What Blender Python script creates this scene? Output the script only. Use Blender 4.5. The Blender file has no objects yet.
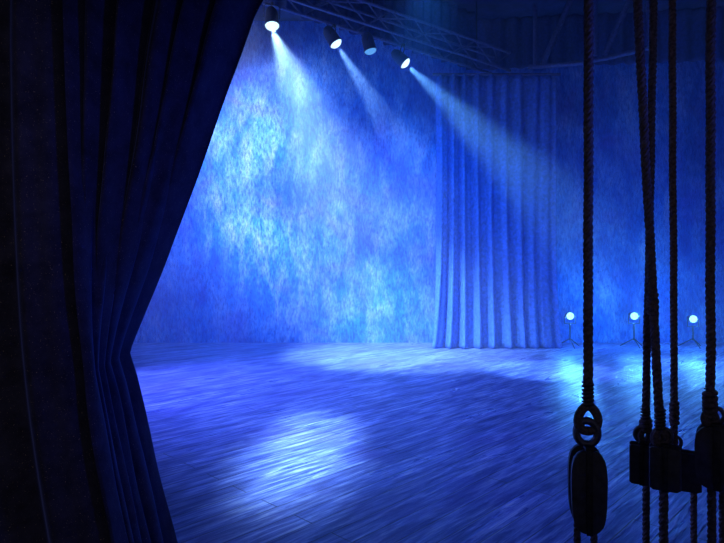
import bpy, bmesh, math, random
from mathutils import Vector, Matrix, noise as mnoise
random.seed(7)
PI = math.pi
scene = bpy.context.scene
C = scene.collection

# ------------------------------------------------------------------ camera
CAM_H = 1.77
F = 724 * 28 / 36
cam_d = bpy.data.cameras.new('camera')
cam_d.lens = 28; cam_d.sensor_width = 36; cam_d.clip_end = 100
cam = bpy.data.objects.new('camera', cam_d); C.objects.link(cam)
cam.location = (0, 0, CAM_H); cam.rotation_euler = (PI / 2, 0, 0)
scene.camera = cam
scene.view_settings.view_transform = 'Standard'
scene.view_settings.look = 'None'
scene.view_settings.exposure = 0.0
scene.view_settings.gamma = 1.0
scene.view_settings.use_curve_mapping = False
scene.cycles.use_denoising = True
scene.cycles.max_bounces = 8
scene.cycles.volume_bounces = 1
scene.cycles.sample_clamp_indirect = 6


def at(px, py, d):
    return Vector(((px - 362) / F * d, d, CAM_H - (py - 271.5) / F * d))


# ------------------------------------------------------------------ helpers
def tag(o, label=None, cat=None, group=None, kind=None):
    if label: o['label'] = label
    if cat: o['category'] = cat
    if group: o['group'] = group
    if kind: o['kind'] = kind
    return o


def thing(name, label, cat, loc=(0, 0, 0), rot=None, group=None):
    o = bpy.data.objects.new(name, None); C.objects.link(o)
    o.empty_display_size = 0.05
    o.location = loc
    if rot is not None:
        o.rotation_mode = 'QUATERNION'; o.rotation_quaternion = rot
    return tag(o, label, cat, group)


def obj(name, bm, mat, parent=None, smooth=True):
    me = bpy.data.meshes.new(name)
    bmesh.ops.recalc_face_normals(bm, faces=bm.faces)
    bm.to_mesh(me); bm.free()
    if smooth:
        for p in me.polygons: p.use_smooth = True
        try: me.set_sharp_from_angle(angle=math.radians(38))
        except Exception: pass
    o = bpy.data.objects.new(name, me); C.objects.link(o)
    me.materials.append(mat)
    if parent: o.parent = parent
    return o


def copy_tree(o, parent=None):
    c = o.copy(); C.objects.link(c)
    if parent: c.parent = parent
    for ch in list(o.children): copy_tree(ch, c)
    return c


def add_box(bm, lo, hi, bevel=0.0, mtx=None):
    b2 = bmesh.new()
    bmesh.ops.create_cube(b2, size=1)
    lo = Vector(lo); hi = Vector(hi)
    for v in b2.verts:
        v.co = Vector([lo[i] + (v.co[i] + .5) * (hi[i] - lo[i]) for i in range(3)])
    if bevel:
        bmesh.ops.bevel(b2, geom=list(b2.edges), offset=bevel, segments=2, affect='EDGES', profile=.5)
    merge(bm, b2, mtx)


def merge(bm, b2, mtx=None):
    if mtx is not None: bmesh.ops.transform(b2, matrix=mtx, verts=b2.verts)
    me = bpy.data.meshes.new('tmp'); b2.to_mesh(me); b2.free()
    bm.from_mesh(me); bpy.data.meshes.remove(me)


def add_tube(bm, pts, r, n=8, closed=False, cap=True):
    pts = [Vector(p) for p in pts]
    m = len(pts)
    rs = r if isinstance(r, (list, tuple)) else [r] * m
    rings = []
    t0 = None; nrm = None
    for i, p in enumerate(pts):
        if closed: t = pts[(i + 1) % m] - pts[i - 1]
        else: t = pts[min(i + 1, m - 1)] - pts[max(i - 1, 0)]
        t.normalize()
        if nrm is None:
            a = Vector((0, 0, 1)) if abs(t.z) < .9 else Vector((1, 0, 0))
            nrm = t.cross(a).normalized()
        else:
            nrm = (nrm - t * nrm.dot(t)).normalized()
        bi = t.cross(nrm)
        rings.append([bm.verts.new(p + (nrm * math.cos(2 * PI * k / n) + bi * math.sin(2 * PI * k / n)) * rs[i]) for k in range(n)])
    for i in range(m if closed else m - 1):
        a = rings[i]; b = rings[(i + 1) % m]
        for k in range(n):
            bm.faces.new((a[k], a[(k + 1) % n], b[(k + 1) % n], b[k]))
    if cap and not closed:
        bm.faces.new(rings[0][::-1]); bm.faces.new(rings[-1])


def add_lathe(bm, prof, n=28, mtx=None):
    """profile of (radius, z) spun about z"""
    b2 = bmesh.new()
    rings = []
    for r, z in prof:
        if r < 1e-6: rings.append([b2.verts.new((0, 0, z))])
        else: rings.append([b2.verts.new((r * math.cos(2 * PI * k / n), r * math.sin(2 * PI * k / n), z)) for k in range(n)])
    for a, b in zip(rings, rings[1:]):
        for k in range(n):
            k2 = (k + 1) % n
            if len(a) == 1 and len(b) == 1: continue
            if len(a) == 1: b2.faces.new((a[0], b[k2], b[k]))
            elif len(b) == 1: b2.faces.new((a[k], a[k2], b[0]))
            else: b2.faces.new((a[k], a[k2], b[k2], b[k]))
    merge(bm, b2, mtx)


def add_prism(bm, outline, y0, y1, bevel=0.0):
    """outline of (x, z) extruded along y"""
    b2 = bmesh.new()
    a = [b2.verts.new((x, y0, z)) for x, z in outline]
    b = [b2.verts.new((x, y1, z)) for x, z in outline]
    n = len(a)
    b2.faces.new(a); b2.faces.new(b[::-1])
    for k in range(n): b2.faces.new((a[k], b[k], b[(k + 1) % n], a[(k + 1) % n]))
    if bevel:
        ed = [e for e in b2.edges if abs(e.verts[0].co.y - e.verts[1].co.y) < 1e-6]
        bmesh.ops.bevel(b2, geom=ed, offset=bevel, segments=2, affect='EDGES', profile=.6)
    merge(bm, b2)


# ------------------------------------------------------------------ materials
def new_mat(name):
    m = bpy.data.materials.new(name); m.use_nodes = True
    nt = m.node_tree; nt.nodes.clear()
    out = nt.nodes.new('ShaderNodeOutputMaterial')
    return m, nt, out


def N(nt, t, **kw):
    n = nt.nodes.new(t)
    for k, v in kw.items():
        if hasattr(n, k) and k not in n.inputs: setattr(n, k, v)
        else: n.inputs[k].default_value = v
    return n


def ramp(nt, fac, stops, interp='LINEAR'):
    r = nt.nodes.new('ShaderNodeValToRGB'); cr = r.color_ramp; cr.interpolation = interp
    while len(cr.elements) < len(stops): cr.elements.new(.5)
    for e, (p, c) in zip(cr.elements, stops):
        e.position = p; e.color = (*c, 1)
    nt.links.new(fac, r.inputs['Fac'])
    return r.outputs['Color']


def mix(nt, fac, a, b, mode='MIX'):
    m = nt.nodes.new('ShaderNodeMix'); m.data_type = 'RGBA'; m.blend_type = mode
    for s, v in ((m.inputs[0], fac), (m.inputs[6], a), (m.inputs[7], b)):
        if hasattr(v, 'node'): nt.links.new(v, s)
        else: s.default_value = v if isinstance(v, float) else (*v, 1)
    return m.outputs[2]


def mapped(nt, scale, rot=(0, 0, 0)):
    tc = nt.nodes.new('ShaderNodeTexCoord')
    mp = nt.nodes.new('ShaderNodeMapping')
    nt.links.new(tc.outputs['Object'], mp.inputs['Vector'])
    mp.inputs['Scale'].default_value = scale; mp.inputs['Rotation'].default_value = rot
    return mp.outputs['Vector']


def ntex(nt, vec, scale, detail=4, rough=.6, dist=0.0):
    n = nt.nodes.new('ShaderNodeTexNoise')
    n.inputs['Scale'].default_value = scale; n.inputs['Detail'].default_value = detail
    n.inputs['Roughness'].default_value = rough; n.inputs['Distortion'].default_value = dist
    nt.links.new(vec, n.inputs['Vector'])
    return n.outputs['Fac']


def bump(nt, h, strength, dist=.01):
    b = nt.nodes.new('ShaderNodeBump')
    b.inputs['Strength'].default_value = strength; b.inputs['Distance'].default_value = dist
    nt.links.new(h, b.inputs['Height'])
    return b.outputs['Normal']


def plain(name, col, rough=.6, metal=0.0, var=.35, nscale=30, spec=.4, sheen=0.0, fleck=None, bmp=.15):
    m, nt, out = new_mat(name)
    p = nt.nodes.new('ShaderNodeBsdfPrincipled')
    v = mapped(nt, (1, 1, 1))
    n = ntex(nt, v, nscale, 4, .65)
    lo = tuple(c * (1 - var) for c in col); hi = tuple(min(1, c * (1 + var)) for c in col)
    c = ramp(nt, n, [(.3, lo), (.7, hi)])
    if fleck:
        f = ntex(nt, v, 170, 2, .6)
        ff = ramp(nt, f, [(.66, (0, 0, 0)), (.74, (1, 1, 1))])
        c = mix(nt, ff, c, fleck)
    nt.links.new(c, p.inputs['Base Color'])
    p.inputs['Roughness'].default_value = rough; p.inputs['Metallic'].default_value = metal
    p.inputs['Specular IOR Level'].default_value = spec
    if sheen:
        p.inputs['Sheen Weight'].default_value = sheen
        p.inputs['Sheen Roughness'].default_value = .45
        p.inputs['Sheen Tint'].default_value = (.22, .3, 1, 1)
    if bmp: nt.links.new(bump(nt, n, bmp, .01), p.inputs['Normal'])
    nt.links.new(p.outputs[0], out.inputs['Surface'])
    return m


def emitter(name, col, strength):
    m, nt, out = new_mat(name)
    e = nt.nodes.new('ShaderNodeEmission')
    e.inputs['Color'].default_value = (*col, 1); e.inputs['Strength'].default_value = strength
    nt.links.new(e.outputs[0], out.inputs['Surface'])
    return m


def wall_mat():
    """rough chalky blue scenic paint: clouds of pale, cobalt and violet"""
    m, nt, out = new_mat('chalky_blue_wall')
    p = nt.nodes.new('ShaderNodeBsdfPrincipled')
    v = mapped(nt, (1, 1, 1), (0, 0, 0))
    vs = mapped(nt, (1.5, 1, .5), (0, math.radians(-38), 0))
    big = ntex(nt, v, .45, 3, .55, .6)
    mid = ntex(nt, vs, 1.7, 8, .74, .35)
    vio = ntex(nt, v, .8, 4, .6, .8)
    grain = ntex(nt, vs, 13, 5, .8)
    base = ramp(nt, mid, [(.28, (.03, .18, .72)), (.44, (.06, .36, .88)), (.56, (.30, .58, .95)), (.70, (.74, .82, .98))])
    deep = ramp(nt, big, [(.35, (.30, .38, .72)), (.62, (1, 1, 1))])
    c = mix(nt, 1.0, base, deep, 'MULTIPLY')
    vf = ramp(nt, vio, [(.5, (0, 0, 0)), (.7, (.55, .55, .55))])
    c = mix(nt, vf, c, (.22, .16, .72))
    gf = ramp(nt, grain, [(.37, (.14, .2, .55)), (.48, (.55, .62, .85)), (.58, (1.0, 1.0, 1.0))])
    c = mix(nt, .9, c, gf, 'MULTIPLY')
    nt.links.new(c, p.inputs['Base Color'])
    p.inputs['Roughness'].default_value = .9; p.inputs['Specular IOR Level'].default_value = .15
    nt.links.new(bump(nt, grain, .5, .03), p.inputs['Normal'])
    nt.links.new(p.outputs[0], out.inputs['Surface'])
    return m


def floor_mat():
    """varnished stage boards laid aslant, streaked pale and dark along the grain"""
    m, nt, out = new_mat('blue_stage_boards')
    p = nt.nodes.new('ShaderNodeBsdfPrincipled')
    a = math.radians(-46)
    v = mapped(nt, (1, 1, 1), (0, 0, a))
    st = nt.nodes.new('ShaderNodeMapping'); st.inputs['Scale'].default_value = (.55, 7, 1)
    nt.links.new(v, st.inputs['Vector'])
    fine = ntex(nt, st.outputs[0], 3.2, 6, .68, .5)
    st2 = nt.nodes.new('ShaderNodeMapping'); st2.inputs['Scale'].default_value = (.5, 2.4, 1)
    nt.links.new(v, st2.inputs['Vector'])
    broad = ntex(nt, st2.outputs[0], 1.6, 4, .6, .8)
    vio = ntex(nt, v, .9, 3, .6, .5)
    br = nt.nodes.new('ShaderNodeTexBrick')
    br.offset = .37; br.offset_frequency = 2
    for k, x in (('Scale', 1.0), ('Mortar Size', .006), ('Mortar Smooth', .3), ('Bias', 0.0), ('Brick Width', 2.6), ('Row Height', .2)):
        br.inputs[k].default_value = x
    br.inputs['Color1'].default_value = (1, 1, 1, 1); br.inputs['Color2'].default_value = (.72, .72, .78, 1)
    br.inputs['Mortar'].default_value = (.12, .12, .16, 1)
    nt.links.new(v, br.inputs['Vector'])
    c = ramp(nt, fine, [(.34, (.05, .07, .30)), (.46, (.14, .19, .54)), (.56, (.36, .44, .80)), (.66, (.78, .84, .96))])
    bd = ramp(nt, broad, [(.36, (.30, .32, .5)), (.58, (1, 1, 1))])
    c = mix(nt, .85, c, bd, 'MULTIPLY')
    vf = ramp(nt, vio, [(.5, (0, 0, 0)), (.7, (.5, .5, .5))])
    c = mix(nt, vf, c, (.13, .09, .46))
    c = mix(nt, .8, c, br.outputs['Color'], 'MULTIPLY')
    nt.links.new(c, p.inputs['Base Color'])
    r = ramp(nt, broad, [(.35, (.48, .48, .48)), (.65, (.27, .27, .27))])
    nt.links.new(r, p.inputs['Roughness'])
    p.inputs['Specular IOR Level'].default_value = .6
    h = mix(nt, .35, fine, br.outputs['Color'])
    nt.links.new(bump(nt, h, .8, .03), p.inputs['Normal'])
    nt.links.new(p.outputs[0], out.inputs['Surface'])
    return m


M_WALL = wall_mat()
M_FLOOR = floor_mat()
M_DARKWALL = plain('dark_navy_wall', (.03, .04, .10), .9, nscale=3, var=.5)
M_VELVET = plain('black_velvet', (.022, .022, .045), .95, var=.5, nscale=9, spec=.1, sheen=.5, fleck=(.26, .20, .16), bmp=.3)
M_DRAPE = plain('blue_drape', (.09, .21, .60), .85, var=.35, nscale=14, spec=.2, sheen=.2, bmp=.3)
M_DARKENING = plain('darkening_cloth', (.03, .05, .18), .9, var=.4, nscale=14, spec=.1)
M_ROPE = plain('dark_hemp', (.10, .08, .08), .85, var=.6, nscale=60, spec=.2, fleck=(.16, .12, .10))
M_ROPEB = plain('brown_hemp', (.13, .09, .08), .85, var=.6, nscale=60, spec=.2, fleck=(.2, .15, .12))
M_IRON = plain('black_iron', (.03, .03, .035), .5, metal=.6, var=.5, nscale=40)
M_STEEL = plain('worn_steel', (.12, .12, .14), .4, metal=1.0, var=.3, nscale=40)
M_WOOD = plain('black_painted_wood', (.04, .04, .05), .55, var=.5, nscale=25, fleck=(.08, .06, .05))
M_TRUSS = plain('navy_truss_metal', (.10, .11, .24), .5, metal=.3, var=.4, nscale=20)
M_CAN = plain('black_lamp_housing', (.04, .05, .12), .5, metal=.3, var=.3)
M_LENS = emitter('lit_lens', (.55, .80, 1.0), 1.8)
M_LENSDIM = emitter('dim_lens', (.12, .42, 1.0), .9)
M_LENSFLOOR = emitter('floor_lens', (.25, .66, 1.0), 2.6)

# ------------------------------------------------------------------ the setting
XL, XR, YB, YF, ZC = -8.0, 10.2, 14.0, -1.5, 8.0


def slab(name, lo, hi, mat, sub=0):
    bm = bmesh.new(); add_box(bm, lo, hi)
    o = obj(name, bm, mat, smooth=False)
    o['kind'] = 'structure'
    return o


slab('floor', (XL - .2, YF, -.2), (XR + .2, YB + .2, 0), M_FLOOR)
slab('wall_back', (XL, YB, 0), (XR, YB + .2, ZC), M_WALL)
slab('wall_left', (XL - .2, YF, 0), (XL, YB + .2, ZC), M_DARKWALL)
slab('wall_right', (XR, YF, 0), (XR + .2, YB + .2, ZC), M_DARKWALL)
slab('ceiling', (XL - .2, YF, ZC), (XR + .2, YB + .2, ZC + .2), M_DARKWALL)


# ------------------------------------------------------------------ cloth
def sheet(name, rows, mat, parent=None, thick=.012):
    """grid of points -> cloth with thickness"""
    bm = bmesh.new()
    g = [[bm.verts.new(p) for p in r] for r in rows]
    for a, b in zip(g, g[1:]):
        for k in range(len(a) - 1): bm.faces.new((a[k], a[k + 1], b[k + 1], b[k]))
    o = obj(name, bm, mat, parent)
    s = o.modifiers.new('thickness', 'SOLIDIFY'); s.thickness = thick; s.offset = 0
    return o


def interp(tab, x):
    if x <= tab[0][0]: return tab[0][1]
    for (a, va), (b, vb) in zip(tab, tab[1:]):
        if x <= b:
            t = (x - a) / (b - a); return va + (vb - va) * t
    return tab[-1][1]


def smooth_tab(tab, x, w=.09):
    return sum(interp(tab, x + w * k / 3) for k in range(-3, 4)) / 7


# big tied-back curtain: plan position of its leading edge and of its long inner fold, by height
D_EDGE, D_IN, D_OUT = 3.12, 2.45, 2.25
def X(px, d): return (px - 362) / F * d
def Z(py, d): return CAM_H - (py - 271.5) / F * d
edge_tab = [(Z(y, D_EDGE), X(x, D_EDGE)) for x, y in ((196, 640), (173, 543), (160, 490), (146, 430), (133, 375), (126, 352), (134, 332), (160, 268), (185, 203), (207, 140), (238, 50), (257, 0))]
edge_tab += [(3.6, -.33), (4.2, -.16), (5.2, -.04), (6.5, 0), (8, 0)]
in_tab = [(Z(y, D_IN), X(x, D_IN)) for x, y in ((135, 640), (116, 543), (98, 450), (86, 370), (80, 300), (74, 190), (70, 60), (68, 0))]
in_tab += [(5, -1.2), (8, -1.2)]


def tab_curtain():
    rows = []
    nz, n1, n2 = 190, 90, 190
    for i in range(nz + 1):
        z = .015 + (ZC - .02) * (i / nz) ** 1.0
        w = .015 if .9 < z < 1.9 else .1
        xe = smooth_tab(edge_tab, z, w); xi = smooth_tab(in_tab, z, .2); xo = -2.5
        row = []
        tie = math.exp(-((z - 1.40) / .22) ** 2)
        for k in range(n1):            # straight hanging folds, outermost part
            s = k / n1
            x = xo + (xi - xo) * s
            ph = s * 3.6 * 2 * PI + .5 * math.sin(z * .9)
            f = math.sin(ph) + .35 * math.sin(2.3 * ph + 1.3) + .9 * mnoise.noise((x * 3, z * .35, 1))
            y = D_OUT + (D_IN - D_OUT) * s - .055 * f
            row.append((x, y, z))
        for k in range(n2 + 1):        # folds that gather into the tie
            s = k / n2
            wdt = xe - xi
            x = xi + wdt * s
            ph = s * 5.3 * 2 * PI + 1.6 * mnoise.noise((s * 3, z * .3, 21))
            f = math.sin(ph + 2.6) + .4 * math.sin(1.7 * ph + .7) + .9 * mnoise.noise((s * 7, z * .45, 4)) 
            amp = .035 + .05 * min(1, wdt / .8)
            amp *= (1 - .35 * tie)
            if s > .97: f = f * (1 - (s - .97) / .03 * .6)
            y = D_IN + (D_EDGE - D_IN) * (.75 * s + .25 * max(0, (s - .66) / .34) ** 2) - amp * f
            row.append((x + .012 * math.sin(ph * 1.0) + .010 * mnoise.noise((s * 14, z * 2.2, 9)), y, z))
        rows.append(row)
    root = thing('stage_curtain', 'huge black velvet curtain drawn aside and pinched in at the waist by a tieback', 'curtain', (-1.6, 2.45, 0))
    off = Vector((1.6, -2.45, 0))
    rows = [[Vector(p) + off for p in r] for r in rows]
    sheet('cloth', rows, M_VELVET, root)
    # tieback band round the gathered waist
    bm = bmesh.new()
    zt = Z(350, D_EDGE)
    xe = smooth_tab(edge_tab, zt, .015)
    pts = []
    for k in range(40):
        a = 2 * PI * k / 40
        pts.append(Vector((xe - .17 + .185 * math.cos(a), D_EDGE - .30 + .20 * math.sin(a) + .0, zt + .03 * math.cos(a + 1))) + off)
    add_tube(bm, pts, .018, 8, closed=True)
    obj('tieback', bm, M_VELVET, root)


tab_curtain()


def hung_drape(name, label, x0, x1, y, z0, z1, folds, mat, flare=.0, amp=.1, thick=.015, skew=0.0, cat='curtain'):
    rows = []
    nz, nx = 50, int(folds * 22)
    for i in range(nz + 1):
        t = i / nz; z = z0 + (z1 - z0) * t
        row = []
        fl = flare * (1 - t) ** 6
        for k in range(nx + 1):
            s = k / nx
            x = x0 + (x1 - x0) * s + (s - .5) * 2 * fl
            ph = s * folds * 2 * PI + 2.6 * mnoise.noise((s * 4, z * .12, 2))
            f = math.sin(ph) + .4 * math.sin(1.9 * ph + 1) + .7 * mnoise.noise((s * folds * .9, z * .25, 7))
            yy = y + skew * (s - .5) - amp * (1.15 - .9 * s) * f * (.8 + .2 * (1 - t)) - fl * .5
            row.append((x - (x0 + x1) / 2, yy - y, z))
        rows.append(row)
    root = thing(name, label, cat, ((x0 + x1) / 2, y, 0))
    sheet('cloth', rows, mat, root, thick)
    bm = bmesh.new()
    add_tube(bm, [(-(x1 - x0) / 2 - .1, -skew / 2, z1 + .02), ((x1 - x0) / 2 + .1, skew / 2, z1 + .02)], .03, 8)
    obj('curtain_pipe', bm, M_TRUSS, root)
    return root


hung_drape('leg_curtain', 'tall pale blue drape hanging in folds to the stage floor before the back wall', X(437, 13.0), X(556, 13.0), 13.0, .01, 6.3, 9, M_DRAPE, flare=.12, amp=.10)


# ------------------------------------------------------------------ lighting truss and lamps
T0 = Vector((-2.95, 8.89, 6.55)); T1 = Vector((3.41, 13.567, 6.55))
def truss():
    root = thing('lighting_truss', 'long dark lattice truss overhead carrying the row of stage lamps', 'truss', T0)
    d = (T1 - T0); L = d.length; d.normalize()
    side = Vector((-d.y, d.x, 0)); up = Vector((0, 0, 1))
    w = .2; h = .42
    cs = [side * -w, side * w, side * -w + up * h, side * w + up * h]
    for c in cs:
        bm = bmesh.new(); add_tube(bm, [c, c + d * L], .03, 8); obj('chord', bm, M_TRUSS, root)
    n = 13
    for a, b in ((0, 2), (1, 3), (2, 3)):
        for k in range(n):
            p = cs[a if k % 2 == 0 else b] + d * (L * k / n); q = cs[b if k % 2 == 0 else a] + d * (L * (k + 1) / n)
            bm = bmesh.new(); add_tube(bm, [p, q], .016, 6); obj('brace', bm, M_TRUSS, root)
    for t in (.12, .5, .88):
        bm = bmesh.new()
        add_tube(bm, [up * h + d * L * t, up * (ZC - T0.z) + d * L * t], .014, 6); obj('hanger', bm, M_IRON, root)
    return d


TD = truss()


def aim(direction):
    """rotation that points local -Z along direction"""
    return Vector(direction).normalized().to_track_quat('-Z', 'Y')


def spot_light(name, parent, col, watts, angle, blend, radius=.06, z=-.2):
    l = bpy.data.lights.new(name, 'SPOT')
    l.color = col; l.energy = watts; l.spot_size = math.radians(angle); l.spot_blend = blend; l.shadow_soft_size = radius
    o = bpy.data.objects.new(name, l); C.objects.link(o); o.parent = parent; o.location = (0, 0, z)
    return o


def par_lamp(label, lens_pos, direction, lens_mat, size=1.0, name='stage_spotlight', hang_z=None, group=None):
    """can lamp: origin at the lens; local -Z is the beam"""
    q = aim(direction)
    root = thing(name, label, 'spotlight', lens_pos, q, group)
    s = size
    bm = bmesh.new()
    add_lathe(bm, [(.085 * s, .0), (.125 * s, -.03), (.125 * s, .0), (.12 * s, .18 * s), (.10 * s, .27 * s), (.06 * s, .33 * s), (0, .34 * s), ], 28)
    obj('housing', bm, M_CAN, root)
    bm = bmesh.new()
    add_lathe(bm, [(.122 * s, -.028), (.114 * s, -.05 * s), (.09 * s, -.075 * s), (.05 * s, -.095 * s), (0, -.10 * s)], 24)
    obj('lens', bm, lens_mat, root)
    bm = bmesh.new()
    add_lathe(bm, [(.124 * s, -.045), (.136 * s, -.045), (.136 * s, -.015), (.124 * s, -.015), (.124 * s, -.045)], 24)
    obj('lens_ring', bm, M_CAN, root)
    # yoke: in local frame, fork reaching up to the hanging point
    inv = q.inverted()
    if hang_z is not None:
        tgt = inv @ (Vector((lens_pos[0], lens_pos[1], hang_z)) - Vector(lens_pos))
    else:
        tgt = inv @ Vector((0, 0, .3))
    piv = Vector((0, 0, .12 * s))
    ax = (tgt - piv).normalized()
    sx = ax.cross(Vector((0, 0, 1)))
    sx = Vector((1, 0, 0)) if sx.length < .05 else sx.normalized()
    bm = bmesh.new()
    top = tgt - ax * .07
    add_tube(bm, [piv + sx * .14 * s, top + sx * .14 * s, top + sx * .10 * s + ax * .03, top - sx * .10 * s + ax * .03, top - sx * .14 * s, piv - sx * .14 * s], .010, 6)
    obj('yoke', bm, M_IRON, root)
    bm = bmesh.new()
    add_tube(bm, [top + ax * .02, tgt], .026, 8)
    obj('clamp', bm, M_IRON, root)
    return root


WHITE = (.55, .78, 1.0)
lamp_specs = [
    # px, py, d, direction, light colour, watts, cone, blend, label
    (272, 24, 9.9, (.10, -.28, -1), (.42, .74, 1.0), 11500, 50, 1.0, 'brightest stage lamp on the truss, right beside the curtain edge, throwing the widest beam', M_LENS),
    (335, 42, 10.8, (.62, -.10, -1), (.20, .46, 1.0), 8000, 21, .8, 'stage lamp second along the truss from the big curtain, throwing a short slanting beam', M_LENS),
    (370, 49, 11.2, (.25, -.05, -1), (.05, .25, 1.0), 25, 40, .8, 'dimmest stage lamp on the truss, a small blue lens without a beam', M_LENSDIM),
    (404, 62, 11.7, (.95, -.22, -1), (.13, .42, 1.0), 11000, 25, .9, 'stage lamp farthest along the truss, its slanting beam falling towards the blue drape', M_LENS),
]
for px, py, d, dr, col, w, cone, bl, lab, lm in lamp_specs:
    r = par_lamp(lab, at(px, py, d), dr, lm, size=1.0, hang_z=6.5, group='stage lamps on the lighting truss')
    lo = spot_light('beam_light', r, col, w, cone, bl, .04, -.108)
    if px == 272:
        lo.rotation_mode = 'QUATERNION'; lo.rotation_quaternion = aim(dr).inverted() @ aim((2.5, 2.5, -6.15))


# ------------------------------------------------------------------ batten and border on the far right of the truss
def batten():
    a = at(528, 67, 13.2); b = at(655, 46, 12.2)
    root = thing('fly_batten', 'dark pipe batten with slanting braces high up behind the hanging ropes', 'batten', a)
    dd = b - a
    bm = bmesh.new()
    pts = [dd * (k / 10) + Vector((0, 0, -.10 * math.sin(PI * k / 10))) for k in range(11)]
    add_tube(bm, pts, .05, 10); obj('pipe', bm, M_TRUSS, root)
    for t in (.06, .55, .95):
        p = dd * t
        bm = bmesh.new(); add_tube(bm, [p, Vector((p.x, p.y, ZC - a.z))], .05, 8); obj('hanger', bm, M_TRUSS, root)
    for t0, t1 in ((.12, .36), (.62, .86)):
        p = dd * t0; q = dd * t1
        bm = bmesh.new(); add_tube(bm, [p, Vector((q.x, q.y, ZC - a.z))], .065, 8); obj('brace', bm, M_TRUSS, root)


batten()


def border(label, a, b, z0, folds):  # added dark cloth that makes the area above truss and batten dark
    a = Vector((a[0], a[1], 0)); b = Vector((b[0], b[1], 0)); d = b - a; nrm = Vector((-d.y, d.x, 0)).normalized()
    root = thing('darkening_border', label, 'curtain', (a.x, a.y, z0))
    rows = []
    n = int(folds * 14)
    for i in range(13):
        z = (ZC - .01 - z0) * i / 12
        rows.append([d * (k / n) + nrm * (.05 * math.sin(2 * PI * folds * k / n + 1.5 * mnoise.noise((k * .07, 0, 3)))) + Vector((0, 0, z + (.06 * mnoise.noise((k * .05, 1, 5)) if i == 0 else 0))) for k in range(n + 1)])
    sheet('cloth', rows, M_DARKENING, root, .015)


bn = Vector((-TD.y, TD.x, 0)) * .42
border('long dark border cloth added right behind the lamp truss to darken the space above it', T0 + bn, T1 + bn - TD * .55, 6.62, 26)
border('short dark border cloth added behind the braced pipe batten to darken the top of the wall', (2.75, 13.92), (9.9, 13.1), 6.75, 20)


# ------------------------------------------------------------------ floor lamps at the back
def floor_lamp(label, px, py, d, watts):
    p = at(px, py, d)
    root = thing('floor_lamp', label, 'floor lamp', (p.x, p.y, 0), None, 'small lamps on stands along the back of the stage')
    dirv = Vector((-p.x * .35, -p.y, .4)).normalized()
    q = aim(dirv).to_matrix().to_4x4()
    mt = Matrix.Translation((0, 0, p.z)) @ q
    bm = bmesh.new()
    add_lathe(bm, [(.08, -.015), (.09, -.03), (.09, -.02), (.088, .12), (.08, .2), (0, .22)], 24, mt); obj('housing', bm, M_CAN, root)
    bm = bmesh.new()
    add_lathe(bm, [(.085, -.02), (.07, -.045), (.04, -.065), (0, -.07)], 24, mt); obj('lens', bm, M_LENSFLOOR, root)
    bm = bmesh.new(); add_tube(bm, [(-.13, 0, p.z), (-.13, .0, p.z - .17), (.13, 0, p.z - .17), (.13, 0, p.z)], .012, 6); obj('yoke', bm, M_IRON, root)
    bm = bmesh.new(); add_tube(bm, [(0, 0, p.z - .17), (0, 0, .16)], .018, 8); obj('pole', bm, M_IRON, root)
    for k in range(3):
        a = 2 * PI * k / 3 + .5
        bm = bmesh.new(); add_tube(bm, [(0, 0, .2), (.3 * math.cos(a), .3 * math.sin(a), .012)], .012, 6); obj('leg', bm, M_IRON, root)
    l = bpy.data.lights.new('floor_lamp_glow', 'POINT'); l.color = (.06, .36, 1.0); l.energy = watts * .85; l.shadow_soft_size = .08
    o = bpy.data.objects.new('floor_lamp_glow', l); C.objects.link(o); o.parent = root
    o.location = Vector((0, 0, p.z)) + dirv * .2
    o2 = spot_light('floor_lamp_beam', root, (.10, .42, 1.0), watts * 2.2, 14, 1.0, .08)
    d2 = Vector((-p.x, -p.y, 0)).normalized() + Vector((0, 0, -.19))
    o2.location = Vector((0, 0, p.z)) + dirv * .2
    o2.rotation_mode = 'QUATERNION'; o2.rotation_quaternion = aim(d2)


floor_lamp('small glowing floor lamp nearest the pale blue drape at the back of the stage', 570, 316, 13.2, 70)
floor_lamp('small glowing floor lamp between the rope with the big oval block and the crossing ropes', 634, 316, 13.2, 60)
floor_lamp('small glowing floor lamp behind the brown rope, farthest from the drape', 693, 319, 13.2, 50)


# ------------------------------------------------------------------ ropes
def rope_mesh(p0, p1, r, pitch=.085, wob=.004, seed=0):
    """three laid strands running from p0 to p1"""
    bm = bmesh.new()
    p0 = Vector(p0); p1 = Vector(p1)
    ax = (p1 - p0); L = ax.length; ax.normalize()
    u = ax.cross(Vector((0, 1, 0))).normalized(); v = ax.cross(u)
    n = max(6, int(L / pitch * 9))
    for s in range(3):
        pts = []
        for i in range(n + 1):
            t = i / n; a = 2 * PI * (t * L / pitch + s / 3)
            wx = wob * mnoise.noise((t * L * 2.2, seed, 0)) ; wy = wob * mnoise.noise((t * L * 2.2, seed, 9))
            rr = r * (.50 + .05 * mnoise.noise((t * L * 9, seed, s)))
            pts.append(p0 + ax * (t * L) + u * (rr * math.cos(a) + wx) + v * (rr * math.sin(a) + wy))
        add_tube(bm, pts, r * .56, 6)
    return bm


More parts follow.
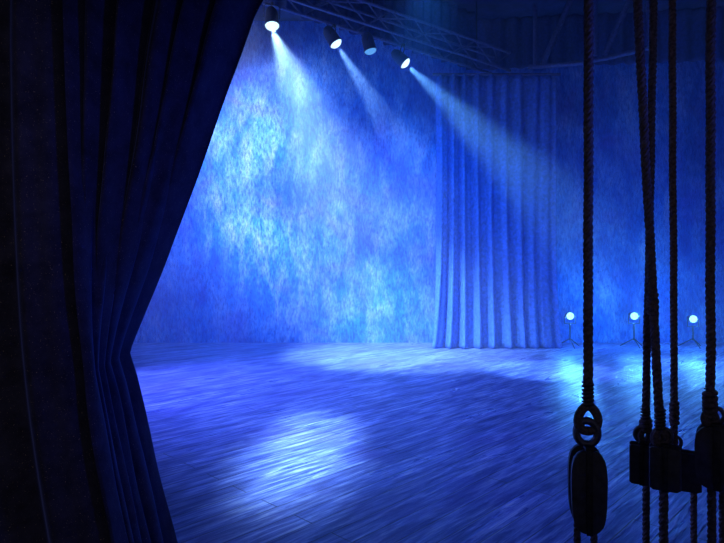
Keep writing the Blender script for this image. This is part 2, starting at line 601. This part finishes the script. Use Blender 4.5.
def rope(label, top, bottom, r, mat, seed, knots=(), eye=None, name='rope', group=None):
    """top, bottom as world points; eye = size of the eye splice at the lower end"""
    b = Vector(bottom)
    root = thing(name, label, 'rope', b, None, group)
    obj('strands', rope_mesh(Vector(top) - b, (0, 0, 0) if not eye else (0, 0, eye * .9), r, pitch=r * 4.2, seed=seed), mat, root)
    if eye:
        bm = bmesh.new()
        pts = [(eye * .46 * math.sin(2 * PI * k / 26) * (.55 + .45 * math.sin(PI * k / 26)), 0, eye * (.5 + .5 * math.cos(2 * PI * k / 26))) for k in range(26)]
        add_tube(bm, pts, r * .95, 8, closed=True)
        obj('eye_splice', bm, mat, root)
        bm = bmesh.new()
        add_tube(bm, [(r * 1.08 * math.cos(a * .7), r * 1.08 * math.sin(a * .7), eye * .95 + a * r * .09) for a in range(0, 60)], r * .22, 6)
        obj('whipping', bm, M_IRON, root)
    dvec = (Vector(top) - b)
    for t, kr in knots:
        bm = bmesh.new()
        c = dvec * t
        for j in range(3):
            add_tube(bm, [c + Vector((kr * math.cos(2 * PI * k / 14), kr * math.sin(2 * PI * k / 14), (j - 1) * r * 1.1 + .25 * r * math.sin(2 * PI * k / 14 + j))) for k in range(14)], r * .62, 7, closed=True)
        obj('knot', bm, mat, root)
    return root


def oval(w, h, k=2.6, n=36, top=.0):
    pts = []
    for i in range(n):
        a = 2 * PI * i / n
        x = math.copysign(abs(math.cos(a)) ** (2 / k), math.cos(a)) * w / 2
        z = math.copysign(abs(math.sin(a)) ** (2 / k), math.sin(a)) * h / 2
        pts.append((x * (1 - top * (z / h)), z))
    return pts


def pulley(label, centre, w, h, outline, rz=0, depth=.10, hook=True, hook_h=.08, name='pulley_block', wood=None):
    """two cheeks, a sheave on its pin, an iron strap and a shackle above"""
    root = thing(name, label, 'pulley', centre, Matrix.Rotation(rz - math.atan2(centre.x, centre.y), 3, 'Z').to_quaternion())
    wood = wood or M_WOOD
    for s in (-1, 1):
        bm = bmesh.new(); y = s * (depth / 2 - depth * .13)
        add_prism(bm, outline, y - depth * .13, y + depth * .13, min(.012, depth * .1)); obj('cheek', bm, wood, root)
    R = min(w * .42, h * .36)
    rot = Matrix.Rotation(PI / 2, 4, 'X')
    bm = bmesh.new(); hw = depth * .2
    add_lathe(bm, [(R * .25, -hw), (R, -hw), (R * .84, 0), (R, hw), (R * .25, hw), (R * .25, -hw)], 28, rot); obj('sheave', bm, M_IRON, root)
    bm = bmesh.new(); add_lathe(bm, [(0, -depth * .56), (R * .2, -depth * .56), (R * .24, -depth * .5), (R * .24, depth * .5), (R * .2, depth * .56), (0, depth * .56)], 16, rot); obj('pin', bm, M_STEEL, root)
    for s in (-1, 1):
        bm = bmesh.new(); y = s * (depth / 2 + .004)
        add_box(bm, (-w * .09, y - .004, -h * .5), (w * .09, y + .004, h * .52), .002); obj('strap', bm, M_IRON, root)
    bm = bmesh.new()
    add_box(bm, (-w * .12, -depth * .5, h * .49), (w * .12, depth * .5, h * .49 + .02), .005); obj('crown', bm, M_IRON, root)
    if hook:
        bm = bmesh.new(); hh = hook_h; z0 = h * .49 + .015
        pts = [(hh * .42 * math.sin(2 * PI * k / 22), 0, z0 + hh * (.5 - .5 * math.cos(2 * PI * k / 22))) for k in range(22)]
        add_tube(bm, pts, hh * .16, 8, closed=True); obj('shackle', bm, M_STEEL, root)
    return root


def falls(label, centre, xs, ztop, r, mat, seed):
    """rope coming out below a block and hanging down to the floor"""
    root = thing('hauling_rope', label, 'rope', (centre.x, centre.y, 0))
    for i, x in enumerate(xs):
        obj('fall', rope_mesh((x, 0, ztop), (x * 1.1, .0, .012), r, pitch=r * 4.2, seed=seed + i), mat, root)
    return root


# the big oval block and its rope
dA = 2.6
cA = at(587, 488, dA)
hA = (529 - 447) / F * dA; wA = 33 / F * dA
pulley('big oval black pulley block hanging from the thick twisted rope', cA, wA, hA, oval(wA, hA, 3.2, 40, -.10), rz=.17, depth=.13, hook=True, hook_h=.11)
eyeA = at(588, 431, dA)
rope('thick twisted dark rope that ends in an eye above the big oval block', (eyeA.x + .01, dA, ZC), (eyeA.x, dA, eyeA.z), 9.6 / F * dA / 2, M_ROPE, 1, eye=.115)
falls('pair of dark rope tails hanging beneath the big oval block to the floor', cA, (-.045, .03), cA.z - hA / 2 + .03, .016, M_ROPE, 11)

# the cluster of ropes to the side
def line_top(p_hi, p_lo):
    d = (p_hi - p_lo); t = (ZC - p_lo.z) / d.z
    return p_lo + d * t


dC = 3.05; dB = 2.85; dD = 3.0; dE = 2.75
# left small block with rope C
cC = at(641.5, 463, dC); wC = 22 / F * dC; hC = 39 / F * dC
box_out = lambda w, h, c=.2: [(-w / 2, -h / 2 + h * c * .5), (-w / 2 + w * c, -h / 2), (w / 2 - w * c, -h / 2), (w / 2, -h / 2 + h * c * .5), (w / 2, h / 2 - h * c * .35), (w / 2 - w * c * .7, h / 2), (-w / 2 + w * c * .7, h / 2), (-w / 2, h / 2 - h * c * .35)]
pulley('narrow black square block, outermost of the cluster, under a crossing rope', cC, wC, hC, box_out(wC, hC, .1), depth=.09, hook=True, hook_h=.075)
eC = at(645.5, 441, dC)
rope('dark rope with a knot just above the narrow square block', line_top(at(654, 0, dC), eC), eC, 7.5 / F * dC / 2, M_ROPE, 3, knots=((.012, .022),), eye=.07)
falls('dark rope tail hanging below the narrow square block', at(646, 463, dC), (.0,), cC.z - hC / 2 + .03, .019, M_ROPE, 21)

# middle block with ropes B and D
cB = at(665, 467, dB); wB = 28 / F * dB; hB = 43 / F * dB
pulley('wide black square block hanging between the narrow block and the brown rope', cB, wB, hB, box_out(wB, hB, .12), depth=.10, hook=True, hook_h=.07)
eB = at(660, 444, dB)
rope('slanting dark rope crossing over another rope on its way to the wide block', line_top(at(637, 0, dB), eB), eB, 8.8 / F * dB / 2, M_ROPE, 5, knots=((.097, .016), (.102, .016)), eye=.07)
falls('thick dark rope tail hanging beneath the wide square block', at(664, 463, dB), (.0,), cB.z - hB / 2 + .03, .022, M_ROPE, 31)

cD = at(676, 469, 3.12); wD = 44 / F * 3.12; hD = 38 / F * 3.12
pulley('low black square block hung from the brown rope', cD, wD, hD, box_out(wD, hD, .1), depth=.09, hook=True, hook_h=.06)
eD = at(674.5, 452, 3.12)
rope('slim straight brown rope with a lashing at its lower end', line_top(at(672, 0, 3.12), eD), eD, 7 / F * 3.12 / 2, M_ROPEB, 7, knots=((.026, .015), (.034, .015)))
falls('thin brown rope tail hanging below the low square block', at(694, 463, 3.12), (.0,), cD.z - hD / 2 + .03, .017, M_ROPEB, 41)

cE = at(717, 456, dE); wE = 38 / F * dE; hE = 62 / F * dE
pulley('heavy black block at the end of the rope farthest from the big curtain', cE, wE, hE, oval(wE, hE, 3.6, 40, -.05), depth=.12, hook=True, hook_h=.07)
eE = at(710, 424, dE)
rope('dark rope with a thick lashing right above the heavy block, farthest from the big curtain', line_top(at(711, 0, dE), eE), eE, 9 / F * dE / 2, M_ROPE, 9, knots=((.010, .022), (.018, .022)), eye=.06)
falls('pair of dark rope tails hanging under the heavy block', at(714, 463, dE), (-.012, .045), cE.z - hE / 2 + .03, .02, M_ROPE, 51)

# ------------------------------------------------------------------ haze over the stage
hm, nt, out = new_mat('stage_haze')
vs = nt.nodes.new('ShaderNodeVolumeScatter')
vs.inputs['Color'].default_value = (.80, .88, 1, 1); vs.inputs['Anisotropy'].default_value = .15
pv = mapped(nt, (1, 1, .7), (0, math.radians(-28), 0))
puff = ntex(nt, pv, .75, 5, .68, .7)
mr = nt.nodes.new('ShaderNodeMapRange'); mr.clamp = True
for k, x in (('From Min', .36), ('From Max', .68), ('To Min', .006), ('To Max', .046)): mr.inputs[k].default_value = x
nt.links.new(puff, mr.inputs['Value'])
nt.links.new(mr.outputs[0], vs.inputs['Density'])
nt.links.new(vs.outputs[0], out.inputs['Volume'])
scene.cycles.volume_step_rate = .5
bm = bmesh.new(); add_box(bm, (XL + .02, 7.6, .002), (XR - .02, YB - .02, ZC - .02))
hz = obj('haze', bm, hm, smooth=False)
tag(hz, 'thin blue theatre haze filling the stage', 'haze', kind='stuff')


# ------------------------------------------------------------------ added unseen fill lights, with no fixtures modelled
def free_spot(name, loc, target, col, watts, angle, blend=1.0, radius=.3):
    l = bpy.data.lights.new(name, 'SPOT'); l.color = col; l.energy = watts
    l.spot_size = math.radians(angle); l.spot_blend = blend; l.shadow_soft_size = radius
    o = bpy.data.objects.new(name, l); C.objects.link(o); o.location = loc
    o.rotation_mode = 'QUATERNION'; o.rotation_quaternion = aim(Vector(target) - Vector(loc))
    return o


BLUE = (.016, .19, .84)
free_spot('added_wash', (-5.5, 9.5, 6.4), (-1.6, 14, 2.6), BLUE, 2700, 92)  # added unseen blue fill for the back wall
free_spot('added_wash', (1.0, 8.5, 6.6), (1.2, 14, 1.6), BLUE, 1500, 66)  # added unseen blue fill, middle of the back wall and drape
free_spot('added_wash', (7.5, 8.5, 6.6), (5.5, 14, 1.0), (.01, .08, 1.0), 250, 75)  # added unseen weak fill for the right of the back wall
free_spot('added_floor_spot', (-.58, 7.5, 7.8), (-.58, 5.7, 0), (.34, .60, 1.0), 13000, 8.5, 1.0, .3).scale = (1.0, 3.0, 1.0)  # added unseen spot that makes the bright streak on the near floor
free_spot('added_wall_spot', (-3.6, 8.2, 7.3), (-1.6, 14, 4.3), (.60, .72, 1.0), 7800, 54)  # added unseen spot that makes the pale patch on the back wall
free_spot('added_side_fill', (-6.5, 9.0, 3.0), (.5, 8.5, 0), (.14, .20, .92), 6500, 78)  # added unseen fill from the left to brighten the floor
free_spot('added_side_fill', (3.6, 1.6, 3.2), (-.75, 2.9, 2.0), (.025, .075, 1.0), 290, 38)  # added unseen blue fill to bring out the big curtain's folds
free_spot('added_front_fill', (-.9, -.6, 2.9), (-2.0, 2.3, 1.5), (1.0, .86, .8), 32, 75)  # added unseen fill behind the camera, lifts the black curtain
free_spot('added_front_fill', (.4, -.9, .9), (1.45, 2.8, 2.1), (.9, .85, 1.0), 14, 36)  # added unseen fill behind the camera, lifts the ropes and blocks

w = bpy.data.worlds.new('World'); scene.world = w; w.use_nodes = True
bg = w.node_tree.nodes['Background']
bg.inputs['Color'].default_value = (.09, .09, .16, 1); bg.inputs['Strength'].default_value = .45
